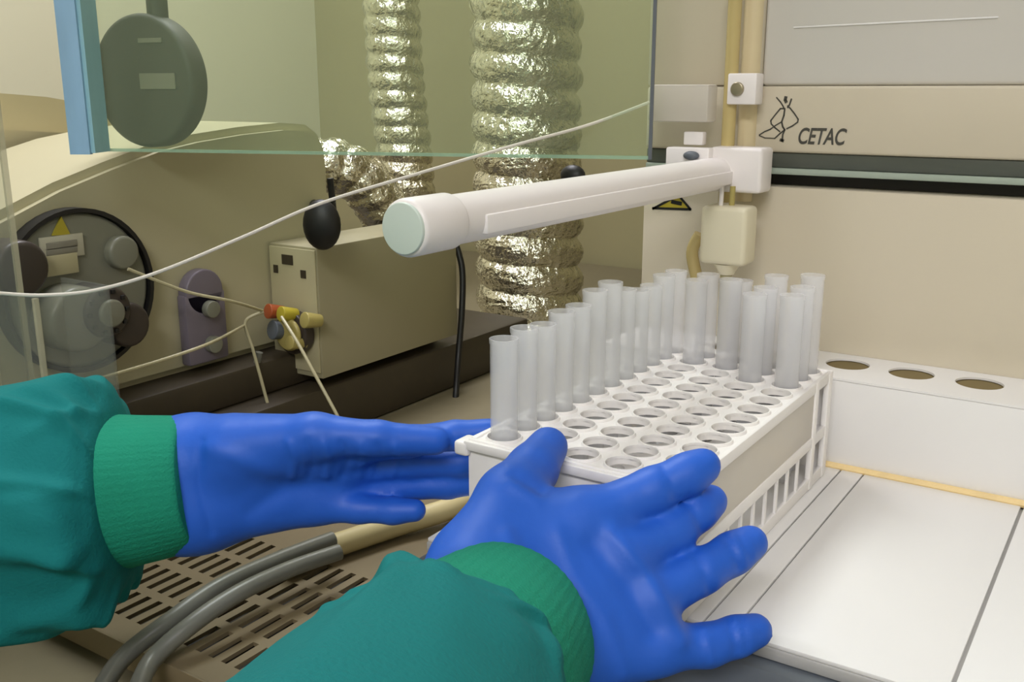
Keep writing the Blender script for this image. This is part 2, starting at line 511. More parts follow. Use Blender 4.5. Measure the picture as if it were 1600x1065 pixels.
def strokes(lines, name, m, parent, y, r=0.0005, label=None, conv=None):
    mb = MB()
    for ln, rr in lines:
        pts = [conv(*p) for p in ln]
        for a, b in zip(pts[:-1], pts[1:]):
            d = (b - a)
            nrm = Vector((-d.z, 0, d.x)).normalized() * rr
            e = d.normalized() * rr * 0.5
            mb.raw([a - nrm - e, b - nrm + e, b + nrm + e, a + nrm - e], [(0, 1, 2, 3)])
    return mb.build(name, m, parent, label, smooth=False)
ec = lambda cx, cy: Up(1160 + cx * 240 / 1598, 120 + cy * 160 / 1065, BW - 0.0004)
E = 0.00055
strokes([
    ([(440, 340), (432, 400), (408, 470), (420, 520), (440, 550), (420, 600), (412, 670)], E * 1.2),
    ([(440, 550), (390, 590), (335, 640)], E),
    ([(445, 330), (395, 330), (345, 390), (295, 455), (300, 490), (340, 530), (390, 570)], E),
    ([(470, 300), (500, 330), (540, 380), (580, 440), (575, 470), (520, 510), (460, 540)], E),
    ([(355, 215), (395, 260), (420, 300), (440, 340)], E * .9),
    ([(510, 230), (490, 290), (470, 320)], E * 1.1),
    ([(452, 210), (445, 240), (455, 262)], E * 2.2),
    ([(175, 605), (230, 570), (290, 545), (345, 505), (405, 470)], E * .9),
    ([(175, 610), (235, 635), (330, 640)], E * .8),
    ([(395, 655), (425, 665)], E * 2),
], 'emblem', 'ink', up_, BW, label='line drawing emblem of a figure', conv=ec)
# warning sticker under the arm
wc = lambda x, y: Up(x, y, BW - 0.0006)
tri = [wc(1018, 326), wc(1060, 304), wc(1080, 328)]
MB().raw(tri, [(0, 1, 2)]).build('warning_sticker', 'yellow', smp, 'yellow triangular warning sticker', smooth=False)
wc2 = lambda x, y: Up(x, y, BW - 0.0009)
strokes([([(1020, 326), (1060, 305), (1079, 327), (1020, 325)], 0.0010), ([(1050, 315), (1064, 318)], 0.0016)], 'warning_mark', 'black', smp, BW, conv=wc2)

# ------------------------------------------------------------------ tube rack
RZ0, RZ1 = TF, -0.190
RX0, RX1, RY0, RY1 = -0.3100, -0.1785, 0.4235, 0.6775
rack = thing('tube_rack', ((RX0 + RX1) / 2, (RY0 + RY1) / 2, RZ0), 'white plastic lattice rack of sixty holes held between the gloved hands', 'rack')
NC, NR = 5, 12
cwx, cwy = (RX1 - RX0 - 0.006) / NC, (RY1 - RY0 - 0.006) / NR
cells = [[(RX0 + 0.003 + cwx * (c + .5), RY0 + 0.003 + cwy * (r + .5)) for r in range(NR)] for c in range(NC)]
def holeplate(name, z0, z1, rim, r=0.0096):
    mb = MB()
    for c in range(NC):
        for q in range(NR):
            x, y = cells[c][q]
            mb.holecell(x - cwx / 2, x + cwx / 2, y - cwy / 2, y + cwy / 2, x, y, r, z0, z1, 24, rim)
    return mb.build(name, 'rack', rack)
holeplate('top_plate', RZ1 - 0.003, RZ1, 0.0016)
holeplate('middle_plate', RZ1 - 0.042, RZ1 - 0.0395, 0.0, 0.0087)
MB().box(RX0 + .003, RX1 - .003, RY0 + .003, RY1 - .003, RZ0 + 0.0005, RZ0 + 0.004).build('bottom_plate', 'rack', rack)
for yy, lab in ((RY0, 'near'), (RY1 - 0.003, 'far')):
    mb = MB().box(RX0, RX1, yy, yy + 0.003, RZ0 + 0.0005, RZ1 + 0.001, 0.0007)
    ep = mb.build('end_panel', 'rack', rack)
for s, xx in ((-1, RX0), (1, RX1 - 0.003)):
    MB().box(xx, xx + 0.003, RY0 + .003, RY1 - .003, RZ1 - 0.006, RZ1 + 0.0012, 0.0007).build('top_rail', 'rack', rack)
    MB().box(xx, xx + 0.003, RY0 + .003, RY1 - .003, RZ1 - 0.045, RZ1 - 0.037, 0.0007).build('middle_rail', 'rack', rack)
    MB().box(xx, xx + 0.003, RY0 + .003, RY1 - .003, RZ0 + 0.0005, RZ0 + 0.009, 0.0007).build('bottom_rail', 'rack', rack)
    for y0 in (RY0 + .0031, RY1 - 0.0395, RY1 - 0.0105):
        MB().box(xx - 0.0004, xx + 0.0034, y0, y0 + 0.0074, RZ0 + 0.0006, RZ1 + 0.001, 0.0007).build('post', 'rack', rack)
    MB().box(xx + 0.0008, xx + 0.0022, RY0 + .0106, RY1 - .0396, RZ1 - 0.037, RZ1 - 0.006).build('side_panel', 'rackclear', rack)
    for q in range(1, NR - 1):          # ribs of the lower side opening
        y = RY0 + 0.003 + cwy * q
        if y < RY1 - 0.045:
            MB().box(xx + 0.001, xx + 0.0026, y - 0.0013, y + 0.0013, RZ0 + 0.009, RZ1 - 0.045).build('rib', 'rack', rack)
hb = P(742, 701, 0.55)
MB().box(RX0 - 0.0075, RX0 + 0.002, RY0 - 0.004, RY0 + 0.010, RZ1 - 0.009, RZ1 - 0.0005, 0.002, 3).build('corner_lug', 'rack', rack)
# wave-shaped grip on the near end
MB().box(RX0 - 0.001, RX1 + 0.001, RY0 - 0.0035, RY0 - 0.0001, RZ1 - 0.005, RZ1 + 0.0005, 0.001).build('end_lip', 'rack', rack)

# ------------------------------------------------------------------ sample tubes
def tube_mesh():
    mb = MB()
    prof = [(0.0008, 0.0), (0.0045, 0.0015), (0.0068, 0.006), (0.0076, 0.013), (0.0078, 0.127), (0.0082, 0.1275), (0.0082, 0.130), (0.0069, 0.130), (0.0068, 0.014), (0.0045, 0.006), (0.0008, 0.0035)]
    n = 24
    mb.rings([[Vector((math.cos(2 * math.pi * i / n) * r, math.sin(2 * math.pi * i / n) * r, z)) for i in range(n)] for r, z in prof])
    bm = mb.bm
    me = bpy.data.meshes.new('sample_tube')
    bmesh.ops.recalc_face_normals(bm, faces=bm.faces[:])
    bm.to_mesh(me)
    bm.free()
    me.polygons.foreach_set('use_smooth', [True] * len(me.polygons))
    me.set_sharp_from_angle(angle=R(50))
    me.materials.append(M['tube'])
    return me
TM = tube_mesh()
ORD = ['first', 'second', 'third', 'fourth', 'fifth', 'sixth', 'seventh', 'eighth', 'ninth', 'tenth', 'eleventh', 'twelfth']
TZ = RZ0 + 0.0042
lift = [-.002, .002, -.003, .004, .004, .010, .012, .004, .000, -.003, .004, .004]
for i in range(12):
    x, y = cells[0][i]
    o = link('sample_tube', TM, (x, y, TZ + max(0, lift[i])))
    if i == 0: lab = 'clear sample tube at the near left corner of the rack, nearest the gloved fingers'
    elif i == 11: lab = 'clear sample tube in the far left corner of the rack'
    else: lab = '%s clear tube from the near end of the rack\'s left row' % ORD[i]
    tag(o, lab, 'tube', 'tubes standing in the rack')
def far_tube(c, q, dz, lab):
    x, y = cells[c][q]
    tag(link('sample_tube', TM, (x, y, TZ + dz)), lab, 'tube', 'tubes standing in the rack')
for c, lab in ((1, "second clear tube from the left in the rack's far end row"), (2, "middle clear tube of the rack's far end row"),
               (3, "second clear tube from the right in the rack's far end row"), (4, 'clear tube in the far right corner of the rack')):
    far_tube(c, 11, [0, .004, .002, .008, .011][c], lab)
for c, lab in ((1, 'leftmost of the four clear tubes in the row just before the far end row'), (2, 'second from left of the four clear tubes just before the far end row'),
               (3, 'third from left of the four clear tubes just before the far end row'), (4, 'rightmost of the four clear tubes just before the far end row')):
    far_tube(c, 10, [0, .003, .006, .003, .006][c], lab)
far_tube(3, 9, .002, 'left of the two clear tubes in the third row from the far end')
far_tube(4, 9, .004, 'right of the two clear tubes in the third row from the far end')

# ------------------------------------------------------------------ green acrylic shield
A_, B_ = G(150, 236, -0.050), G(1013, 249, -0.050)
sh = thing('acrylic_shield', ((A_.x + B_.x) / 2, (A_.y + B_.y) / 2, -0.05), 'green tinted acrylic shield with a blue post hanging before the foil ducts', 'shield')
def slab(mb, a, b, th, z0, z1):
    d = (b - a); d.z = 0
    n = Vector((-d.y, d.x, 0)).normalized() * th / 2
    base = [a - n, b - n, b + n, a + n]
    lo = [Vector((p.x, p.y, z0)) for p in base]
    hi = [Vector((p.x, p.y, z1)) for p in base]
    mb.raw(lo + hi, [(3, 2, 1, 0), (4, 5, 6, 7), (0, 1, 5, 4), (1, 2, 6, 5), (2, 3, 7, 6), (3, 0, 4, 7)])
    return mb
slab(MB(), A_, B_, 0.004, -0.0475, CEIL).build('pane', 'sheet', sh, smooth=False)
slab(MB(), A_, B_, 0.0042, -0.050, -0.0475).build('bottom_edge', 'sheetedge', sh, smooth=False)
dv = (B_ - A_).normalized()
slab(MB(), B_, B_ + dv * 0.0025, 0.0045, -0.05, CEIL).build('side_edge', 'apron', sh, smooth=False)
pa, pb, pc = G(112, 240, -0.050), G(143, 240, -0.050), G(168, 237, -0.050)
slab(MB(), pa, pb, 0.006, -0.0505, CEIL).build('post', 'bluefilm', sh, 'blue filmed post', smooth=False)
slab(MB(), pb + dv * 0.001, pc, 0.005, -0.0495, CEIL).build('edge_strip', 'bluefilm2', sh, 'pale blue edge strip', smooth=False)
bf = P(895, 274, 0.79)
MB().ell(bf, 0.011, 0.007, 0.0085).build('rubber_foot', 'black', sh)

# clear guard at the far left
ga = P(8, 300, 0.74)
gd = thing('acrylic_guard', (ga.x, ga.y, BZ), 'clear acrylic guard standing upright at the far left edge', 'guard')
d_ = Vector((-0.05, -1.0, 0)).normalized()
slab(MB(), ga, ga + d_ * 0.13, 0.003, BZ + .001, 0.28).build('pane', 'clear', gd, smooth=False)
slab(MB(), ga, ga - d_ * 0.004, 0.0032, BZ + .001, 0.28).build('pane_edge', 'clearedge', gd, smooth=False)

# ------------------------------------------------------------------ spectrometer
IW = -0.835
ins = thing('spectrometer', (-1.1, 0.75, BZ), 'large beige spectrometer with curved top behind the left arm', 'instrument')
MB().box(-1.55, -0.765, 0.30, 1.20, BZ + 0.001, -0.325, 0.004).build('base', 'instbase', ins, 'dark brown base')
MB().box(-1.5, -0.80, 0.34, 1.03, -0.3245, -0.287, 0.004).build('plinth', 'instbase', ins)
prof = [(0.30, -0.2865), (0.30, -0.20), (0.36, -0.150), (0.42, -0.120), (0.46, -0.103), (0.52, -0.080), (0.5755, -0.064), (0.63, -0.050), (0.68, -0.0425), (0.74, -0.037),
        (0.80, -0.034), (0.84, -0.037), (0.858, -0.048), (0.868, -0.066), (0.870, -0.09), (0.870, -0.2865)]
body = MB().prism(prof, 'x', -1.04, IW)
bmesh.ops.bevel(body.bm, geom=[e for e in body.bm.edges if abs(e.verts[0].co.x - IW) < 1e-5 and abs(e.verts[1].co.x - IW) < 1e-5], offset=0.008, segments=4, affect='EDGES')
body = body.build('body', 'inst', ins, angle=50)
deck = [(0.28, -0.285), (0.28, -0.06), (0.34, -0.02), (0.42, 0.0), (0.55, 0.004), (0.68, -0.006), (0.80, -0.026), (0.90, -0.055), (0.92, -0.09), (0.92, -0.285)]
dk = MB().prism(deck, 'x', -1.5, -1.055)
bmesh.ops.bevel(dk.bm, geom=[e for e in dk.bm.edges if abs(e.verts[0].co.x + 1.055) < 1e-5 and abs(e.verts[1].co.x + 1.055) < 1e-5], offset=0.04, segments=6, affect='EDGES')
dk.build('rear_cover', 'instdeck', ins, 'cream rear cover', angle=60)
# dark seam round the right end of the curved panel
MB().tube([(IW + .001, 0.868, -0.10), (IW + .001, 0.871, -0.14), (IW + .001, 0.872, -0.20), (IW + .001, 0.872, -0.28)], 0.004, 8).build('seam', 'black', ins)

# interface box on the front of the instrument
bx = MB().box(IW + 0.001, -0.760, 0.7655, 1.018, -0.312, -0.164, 0.002).build('interface_box', 'box', ins, 'beige box fixed to the front')
pl = MB().box(IW + 0.003, -0.762, 0.7635, 0.7652, -0.305, -0.167, 0.0006).build('face_plate', 'boxface', bx)
for (xa, xb, za, zb) in ((-0.812, -0.795, -0.186, -0.175), (-0.826, -0.819, -0.197, -0.188), (-0.784, -0.776, -0.199, -0.190)):
    MB().box(xa, xb, 0.7628, 0.7634, za, zb).build('port', 'instbase', bx)
cen = Up(468, 517, 0.762)
con = MB().cyl((cen.x, 0.762, cen.z), (cen.x, 0.748, cen.z), 0.024, seg=28, bev=0.002).build('connector_ring', 'pumpdark', bx)
MB().cyl((cen.x, 0.748, cen.z), (cen.x, 0.742, cen.z), 0.019, seg=28, bev=0.003).build('connector_disc', 'brass', bx)
for (px, py, mm, rr) in ((418, 486, 'red', 0.0085), (438, 490, 'yellow', 0.0085), (452, 535, 'brass', 0.008), (425, 515, 'apron', 0.011), (475, 500, 'brass', 0.009)):
    c = Up(px, py, 0.735)
    MB().cyl(c, c + Vector((0.004, 0.02, -0.004)), rr, rr * .8, seg=16, bev=0.001).build('fitting', mm, bx)
# black latch knob
kc = P(503, 351, 1.02)
kn = MB().ell(kc, 0.020, 0.012, 0.0265, 24, Matrix.Rotation(R(30), 4, 'Z')).build('latch_knob', 'black', ins, 'black oval latch knob')
MB().cyl(kc, Vector((IW, kc.y + 0.10, kc.z + 0.005)), 0.006, seg=12).build('knob_stem', 'black', ins)

# torch window with pump head and labels (on the face plane x = IW)
fc = lambda px, py, off: Wp(px, py, IW + off)
wc_ = fc(115, 452, 0.0)
mb = MB().cyl((IW - 0.002, wc_.y, wc_.z), (IW + 0.012, wc_.y, wc_.z), 0.072, seg=48, bev=0.004)
win = mb.build('torch_window', 'pump', ins, 'round grey window')
mb = MB()
n = 48
mb.rings([[Vector((IW + x, wc_.y + math.cos(2 * math.pi * i / n) * r, wc_.z + math.sin(2 * math.pi * i / n) * r)) for i in range(n)] for x, r in ((0.0, 0.072), (0.016, 0.072), (0.016, 0.076), (0.0, 0.076))], False)
mb.build('window_rim', 'black', win)
def face_quad(name, m, parent, px0, py0, px1, py1, off, dep=0.003):
    a, b = fc(px0, py1, off), fc(px1, py0, off)
    return MB().box(IW + off - dep, IW + off, min(a.y, b.y), max(a.y, b.y), min(a.z, b.z), max(a.z, b.z), 0.0005).build(name, m, parent)
lp = face_quad('label_plate', 'paper', win, 62, 398, 133, 372, 0.016)
face_quad('print_line', 'label', win, 72, 385, 122, 380, 0.0166, 0.0008)
face_quad('print_line', 'label', win, 72, 393, 122, 389, 0.0166, 0.0008)
a, b, c = fc(82, 368, 0.0145), fc(96, 338, 0.0145), fc(110, 366, 0.0145)
MB().raw([a, b, c, a - Vector((.002, 0, 0)), b - Vector((.002, 0, 0)), c - Vector((.002, 0, 0))], [(0, 1, 2), (5, 4, 3), (0, 3, 4, 1), (1, 4, 5, 2), (2, 5, 3, 0)]).build('warning_triangle', 'yellow', win, smooth=False)
face_quad('cream_plate', 'boxface', win, 66, 425, 124, 402, 0.018, 0.006)
def knob(px, py, r, m, off, name='pump_roller', ln=0.03):
    c = fc(px, py, off)
    return MB().cyl((IW, c.y, c.z), (IW + off, c.y, c.z), r, seg=28, bev=r * .2).build(name, m, win)
knob(172, 488, 0.024, 'pumpdark', 0.05)
knob(178, 490, 0.013, 'pump', 0.054, 'roller_hub')
knob(206, 508, 0.021, 'pumpdark', 0.045)
knob(38, 420, 0.024, 'pumpdark', 0.035)
knob(130, 500, 0.030, 'pump', 0.045, 'pump_drum')
knob(196, 395, 0.016, 'pump', 0.022, 'window_screw')
for i in range(10):
    c = fc(172, 488, 0.052)
    a = 2 * math.pi * i / 10
    MB().box(IW + 0.049, IW + 0.052, c.y + math.cos(a) * 0.019 - 0.002, c.y + math.cos(a) * 0.019 + 0.002, c.z + math.sin(a) * 0.019 - 0.002, c.z + math.sin(a) * 0.019 + 0.002, 0.0005).build('grip_tooth', 'black', win)
# purple bracket
pq = fc(322, 500, 0.012)
pu = MB().box(IW, IW + 0.014, pq.y - 0.026, pq.y + 0.026, pq.z - 0.045, pq.z + 0.03, 0.003).build('bracket', 'purple', ins, 'dull purple bracket')
MB().cyl((IW, pq.y, pq.z + 0.03), (IW + 0.014, pq.y, pq.z + 0.03), 0.024, seg=28, bev=0.002).build('bracket_head', 'purple', pu)
for dz in (0.012, -0.026):
    MB().cyl((IW + 0.013, pq.y + 0.003, pq.z + dz), (IW + 0.022, pq.y + 0.003, pq.z + dz), 0.009, seg=18, bev=0.001).build('bracket_screw', 'pump', pu)
# clear pump cover box
ca, cb_ = Wp(30, 470, -0.70), Wp(185, 590, -0.70)
pc_ = thing('pump_cover', ((-0.75), (ca.y + cb_.y) / 2, BZ), 'small clear acrylic cover standing in front of the round pump window', 'cover')
y0, y1 = ca.y + .012, cb_.y
zt = ca.z
MB().box(-0.703, -0.70, y0, y1, BZ + .001, zt, 0.0005).build('front_pane', 'clear', pc_)
MB().box(-0.762, -0.7035, y0, y0 + 0.003, BZ + .001, zt, 0.0005).build('side_pane', 'clear', pc_)
MB().box(-0.762, -0.7035, y1 - .003, y1, BZ + .001, zt, 0.0005).build('side_pane', 'clear', pc_)
MB().box(-0.701, -0.6975, y0 - .002, y0 + 0.002, BZ + .001, zt, 0.0003).build('pane_edge', 'clearedge', pc_)

# thin tubing on the instrument front
def line(name, pts, r, m, label, cat='tubing', group=None, **kw):
    return solo(MB().tube(pts, r, 14, 8, **kw), name, m, label, cat, group)
j = Up(382, 508, 0.70)
line('pump_tubing', [fc(160, 590, .09), fc(260, 560, .09), fc(330, 535, .09), j], 0.0016, 'capdim', 'thin clear tube running left from the junction beside the purple bracket', group='thin tubes')
line('pump_tubing', [fc(200, 420, .05), fc(290, 455, .06), fc(360, 470, .07), Up(410, 485, 0.715)], 0.0016, 'capdim', 'thin clear tube running from the round window to the red fitting', group='thin tubes')
line('pump_tubing', [Up(412, 487, 0.715), j + Vector((.002, 0, .004)), Up(395, 545, 0.70), Up(410, 600, 0.70), Up(424, 655, 0.70), Up(430, 700, .70)], 0.0018, 'capdim', 'thin clear tube hanging down from the red fitting', group='thin tubes')
line('pump_tubing', [Up(440, 495, 0.72), Up(465, 535, 0.71), Up(495, 590, 0.70), Up(530, 655, 0.70), Up(550, 700, .70)], 0.0018, 'capdim', 'thin clear tube slanting down from the yellow fitting', group='thin tubes')
line('drain_hose', [Up(405, 550, 0.715), Up(395, 590, 0.71), Up(370, 625, 0.70), Up(325, 660, 0.69), Up(270, 690, .68)], 0.004, 'hosegrey', 'grey hose curving down behind the left glove', 'hose')
line('power_cable', [P(712, 380, 1.29), P(722, 420, 1.29), P(722, 480, 1.29), P(716, 560, 1.29), P(710, 640, 1.27), G(700, 690, BZ + .005)], 0.0042, 'black', 'black cable hanging beside the beige interface box', 'cable')

# ------------------------------------------------------------------ extraction disc
dc = P(235, 127, 0.925)
ed = thing('extraction_disc', dc + Vector((0, 0, 0.9)), 'dark grey round disc hanging on a rod behind the blue post', 'disc')
vd = Vector((dc.x, dc.y, 0)).normalized()
vd = (Matrix.Rotation(R(-44), 3, 'Z') @ vd)
dobj = MB().cyl(dc - vd * 0.012, dc + vd * 0.012, 0.0605, seg=64, bev=0.005).build('disc', 'discgrey', ed)
sd = Vector((vd.y, -vd.x, 0))
pst = dc + vd * 0.004 + sd * 0.012
MB().cyl((pst.x, pst.y, dc.z + 0.05), (pst.x, pst.y, CEIL - .001), 0.0095, seg=20).build('rod', 'discgrey', ed)
def dplate(name, m, s0, s1, z0, z1):
    f = dc - vd * 0.0135
    vs = []
    for k in (0, 1):
        for (s, z) in ((s0, z0), (s1, z0), (s1, z1), (s0, z1)):
            vs.append(f + sd * s + Vector((0, 0, z)) + vd * 0.0014 * k)
    return MB().raw(vs, [(0, 1, 2, 3), (7, 6, 5, 4), (0, 4, 5, 1), (1, 5, 6, 2), (2, 6, 7, 3), (3, 7, 4, 0)]).build(name, m, ed, smooth=False)
dplate('label_strip', 'label', 0.000, 0.042, -0.007, 0.007)
dplate('small_strip', 'label', 0.002, 0.030, 0.034, 0.038)

# ------------------------------------------------------------------ foil ducts
def duct(name, pts, r, pitch_, label, sub=40, amp=0.12, seg=56):
    path = spline(pts, sub)
    L = [0.0]
    for a, b in zip(path[:-1], path[1:]):
        L.append(L[-1] + (b - a).length)
    fr = frames(path)
    rng = np.random.RandomState(len(label))
    n1 = rng.rand(len(path), seg)
    rs = []
    for k, (p, (t, a, b)) in enumerate(zip(path, fr)):
        ring = []
        for i in range(seg):
            th = 2 * math.pi * i / seg
            ph = L[k] / pitch_ + th / (2 * math.pi)
            saw = ph - math.floor(ph)
            w = math.sin(math.pi * saw) ** 0.7
            rr = r * (1 - amp + amp * w + 0.028 * (n1[k, i] - .5) + 0.012 * math.sin(5 * th + k * .35))
            ring.append(p + a * (math.cos(th) * rr) + b * (math.sin(th) * rr))
        rs.append(ring)
    return solo(MB().rings(rs), name, 'duct', label, 'duct', 'foil ducts', angle=75)
d1 = P(622, 150, 1.80)
duct('foil_duct', [(d1.x - .012, d1.y, CEIL), (d1.x - .012, d1.y, 0.6), (d1.x - .008, d1.y, 0.1), (d1.x + .012, d1.y, -0.12), (d1.x + .02, d1.y, -0.25), (d1.x + .02, d1.y, BZ)], 0.052, 0.0315, 'narrower crinkled foil duct dropping behind the white arm\'s round end', 70)
d2 = P(822, 200, 1.58)
duct('foil_duct', [(d2.x, d2.y, CEIL), (d2.x, d2.y, 0.5), (d2.x, d2.y, 0.0), (d2.x + .005, d2.y, -0.2), (d2.x + .01, d2.y, BZ)], 0.089, 0.046, 'wide crinkled foil duct crossing behind the white arm above the tubes', 80)
e0, e1, e2, e3 = P(450, 262, 1.30), P(535, 262, 1.32), P(592, 315, 1.36), P(640, 420, 1.44)
duct('foil_duct', [e0, e1, e2, e3], 0.037, 0.024, 'short foil elbow duct leaving the instrument\'s right shoulder', 30)

# ------------------------------------------------------------------ sample capillary
cp = [(-330, 700, .66), (-300, 560, .62), (-180, 470, .61), (-60, 452, .60), (0, 458, .615), (70, 461, .625), (150, 453, .635), (250, 424, .65), (380, 370, .672), (500, 318, .692), (650, 272, .712), (800, 228, .73), (920, 195, .745), (1014, 160, .757)]
line('sample_capillary', [P(*c) for c in cp], 0.0012, 'capillary', 'thin white capillary sweeping up from far left to the tubing bracket', 'tubing')

# ------------------------------------------------------------------ chiller with vents
CZ = -0.360
chl = thing('chiller_unit', (-0.5, 0.5, BZ), 'taupe metal unit with rows of vent slots under the left arm', 'chiller')
CX0, CX1, CY0, CY1 = -0.652, -0.360, 0.352, 0.72
MB().box(CX0 + .004, CX1 - .004, CY0 + .004, CY1 - .004, BZ + .001, CZ - 0.0085).build('interior', 'chillerdark', chl, 'dark vent interior')
rowsY = [(0.372, 0.400), (0.408, 0.436), (0.446, 0.474), (0.482, 0.510)]
xsl = []
xw = CX0 + 0.028
while xw < -0.40:
    xsl.append((xw, xw + 0.0055))
    xw += 0.0125
Xs = sorted({CX0, CX1} | {v for p in xsl for v in p})
Ys = sorted({CY0, CY1} | {v for p in rowsY for v in p})
mb = MB()
bm = mb.bm
def hole(i, j):
    xm, ym = (Xs[i] + Xs[i + 1]) / 2, (Ys[j] + Ys[j + 1]) / 2
    inx = any(a < xm < b for a, b in xsl)
    iny = [k for k, (a, b) in enumerate(rowsY) if a < ym < b]
    if not inx or not iny: return False
    c = int((xm - CX0 - 0.028) / 0.0125)
    return c not in (7,)
zt_, zb_ = CZ, CZ - 0.003
H = [[hole(i, j) for j in range(len(Ys) - 1)] for i in range(len(Xs) - 1)]
vt = [[bm.verts.new((x, y, zt_)) for y in Ys] for x in Xs]
vb = [[bm.verts.new((x, y, zb_)) for y in Ys] for x in Xs]
nx, ny = len(Xs) - 1, len(Ys) - 1
for i in range(nx):
    for j in range(ny):
        if H[i][j]: continue
        bm.faces.new((vt[i][j], vt[i + 1][j], vt[i + 1][j + 1], vt[i][j + 1]))
        bm.faces.new((vb[i][j + 1], vb[i + 1][j + 1], vb[i + 1][j], vb[i][j]))
        for (di, dj, a, b) in ((-1, 0, (i, j + 1), (i, j)), (1, 0, (i + 1, j), (i + 1, j + 1)), (0, -1, (i, j), (i + 1, j)), (0, 1, (i + 1, j + 1), (i, j + 1))):
            ii, jj = i + di, j + dj
            if ii < 0 or jj < 0 or ii >= nx or jj >= ny or H[ii][jj]:
                bm.faces.new((vt[a[0]][a[1]], vb[a[0]][a[1]], vb[b[0]][b[1]], vt[b[0]][b[1]]))
mb.build('vent_plate', 'chiller', chl, 'top plate with slots', smooth=False)
MB().box(CX0 - .001, CX1 + .001, CY0 - 0.002, CY0 - 0.0001, CZ - 0.019, CZ + 0.0004, 0.0006).build('front_lip', 'chiller', chl)
MB().box(CX0 - .002, CX0 - 0.0001, CY0, CY1, CZ - 0.019, CZ + 0.0004, 0.0006).build('side_lip', 'chiller', chl)
ft = G(48, 1000, BZ)
MB().box(CX0 - 0.02, CX0 + 0.004, CY0 - 0.008, CY0 + 0.012, BZ + .0005, BZ + 0.004, 0.001).build('foot', 'white', chl)
for pts, lab in (([(140, 1110), (190, 1030), (265, 970), (345, 915), (440, 872), (520, 842)], 'left grey hose of the pair lying over the vent slots'),
                 ([(205, 1110), (235, 1035), (300, 975), (375, 925), (455, 888), (530, 862)], 'right grey hose of the pair lying over the vent slots')):
    line('grey_hose', [G(x, y, CZ + (0.0065, 0.008, 0.021, 0.0285, 0.0285, 0.0285)[k]) for k, (x, y) in enumerate(pts)], 0.0062, 'hosegrey', lab, 'hose', 'grey hoses')
line('cream_hose', [G(x, y, CZ + z) for x, y, z in ((440, 882, .011), (520, 853, .011), (620, 820, .011), (700, 795, .014), (760, 765, .012))], 0.0095, 'hosecream', 'flat cream hose lying across the taupe unit between the gloves', 'hose', flat=1.0)

# ------------------------------------------------------------------ person: gloved hands and gown sleeves
def surface_nets(d, org, h):
    nx, ny, nz = d.shape
    ins_ = d < 0
    corners = [(i, j, k) for i in (0, 1) for j in (0, 1) for k in (0, 1)]
    def sh_(arr, c):
        return arr[c[0]:nx - 1 + c[0], c[1]:ny - 1 + c[1], c[2]:nz - 1 + c[2]]
    cnt = sum(sh_(ins_, c).astype(np.int8) for c in corners)
    act = (cnt > 0) & (cnt < 8)
    idx = -np.ones(act.shape, np.int64)
    cells_ = np.argwhere(act)
    idx[act] = np.arange(len(cells_))
    acc = np.zeros((len(cells_), 3)); num = np.zeros(len(cells_))
    I, J, K = cells_.T
    for a in corners:
        for axis in range(3):
            if a[axis] == 1: continue
            b = list(a); b[axis] = 1
            da = d[I + a[0], J + a[1], K + a[2]]; db = d[I + b[0], J + b[1], K + b[2]]
            m = (da < 0) != (db < 0)
            t = np.where(m, da / np.where(m, da - db, 1), 0)
            p = np.tile(np.array(a, float), (len(cells_), 1)); p[:, axis] += t
            acc[m] += p[m]; num[m] += 1
    v = (cells_ + acc / num[:, None]) * h + org
    faces = []
    for axis in range(3):
        o1, o2 = [(1, 2), (2, 0), (0, 1)][axis]
        sl_a = [slice(None)] * 3; sl_b = [slice(None)] * 3
        sl_a[axis] = slice(0, -1); sl_b[axis] = slice(1, None)
        A, B = ins_[tuple(sl_a)], ins_[tuple(sl_b)]
        e = np.argwhere(A != B)
        e = e[(e[:, o1] > 0) & (e[:, o2] > 0) & (e[:, o1] < d.shape[o1] - 1) & (e[:, o2] < d.shape[o2] - 1)]
        s = A[tuple(e.T)]
        def cid(du, dv_):
            c = e.copy(); c[:, o1] -= du; c[:, o2] -= dv_
            return idx[tuple(c.T)]
        q = np.stack([cid(1, 1), cid(0, 1), cid(0, 0), cid(1, 0)], 1)
        q[~s] = q[~s][:, ::-1]
        faces.append(q)
    return v, np.concatenate(faces)

def capd(X, a, b, ra, rb):
    a, b = np.array(a), np.array(b)
    ab = b - a
    t = np.clip(((X - a) @ ab) / max(ab @ ab, 1e-12), 0, 1)
    return np.linalg.norm(X - a - t[..., None] * ab, axis=-1) - (ra + (rb - ra) * t)

def smin(a, b, k):
    h = np.clip(0.5 + 0.5 * (b - a) / k, 0, 1)
    return b + (a - b) * h - k * h * (1 - h)

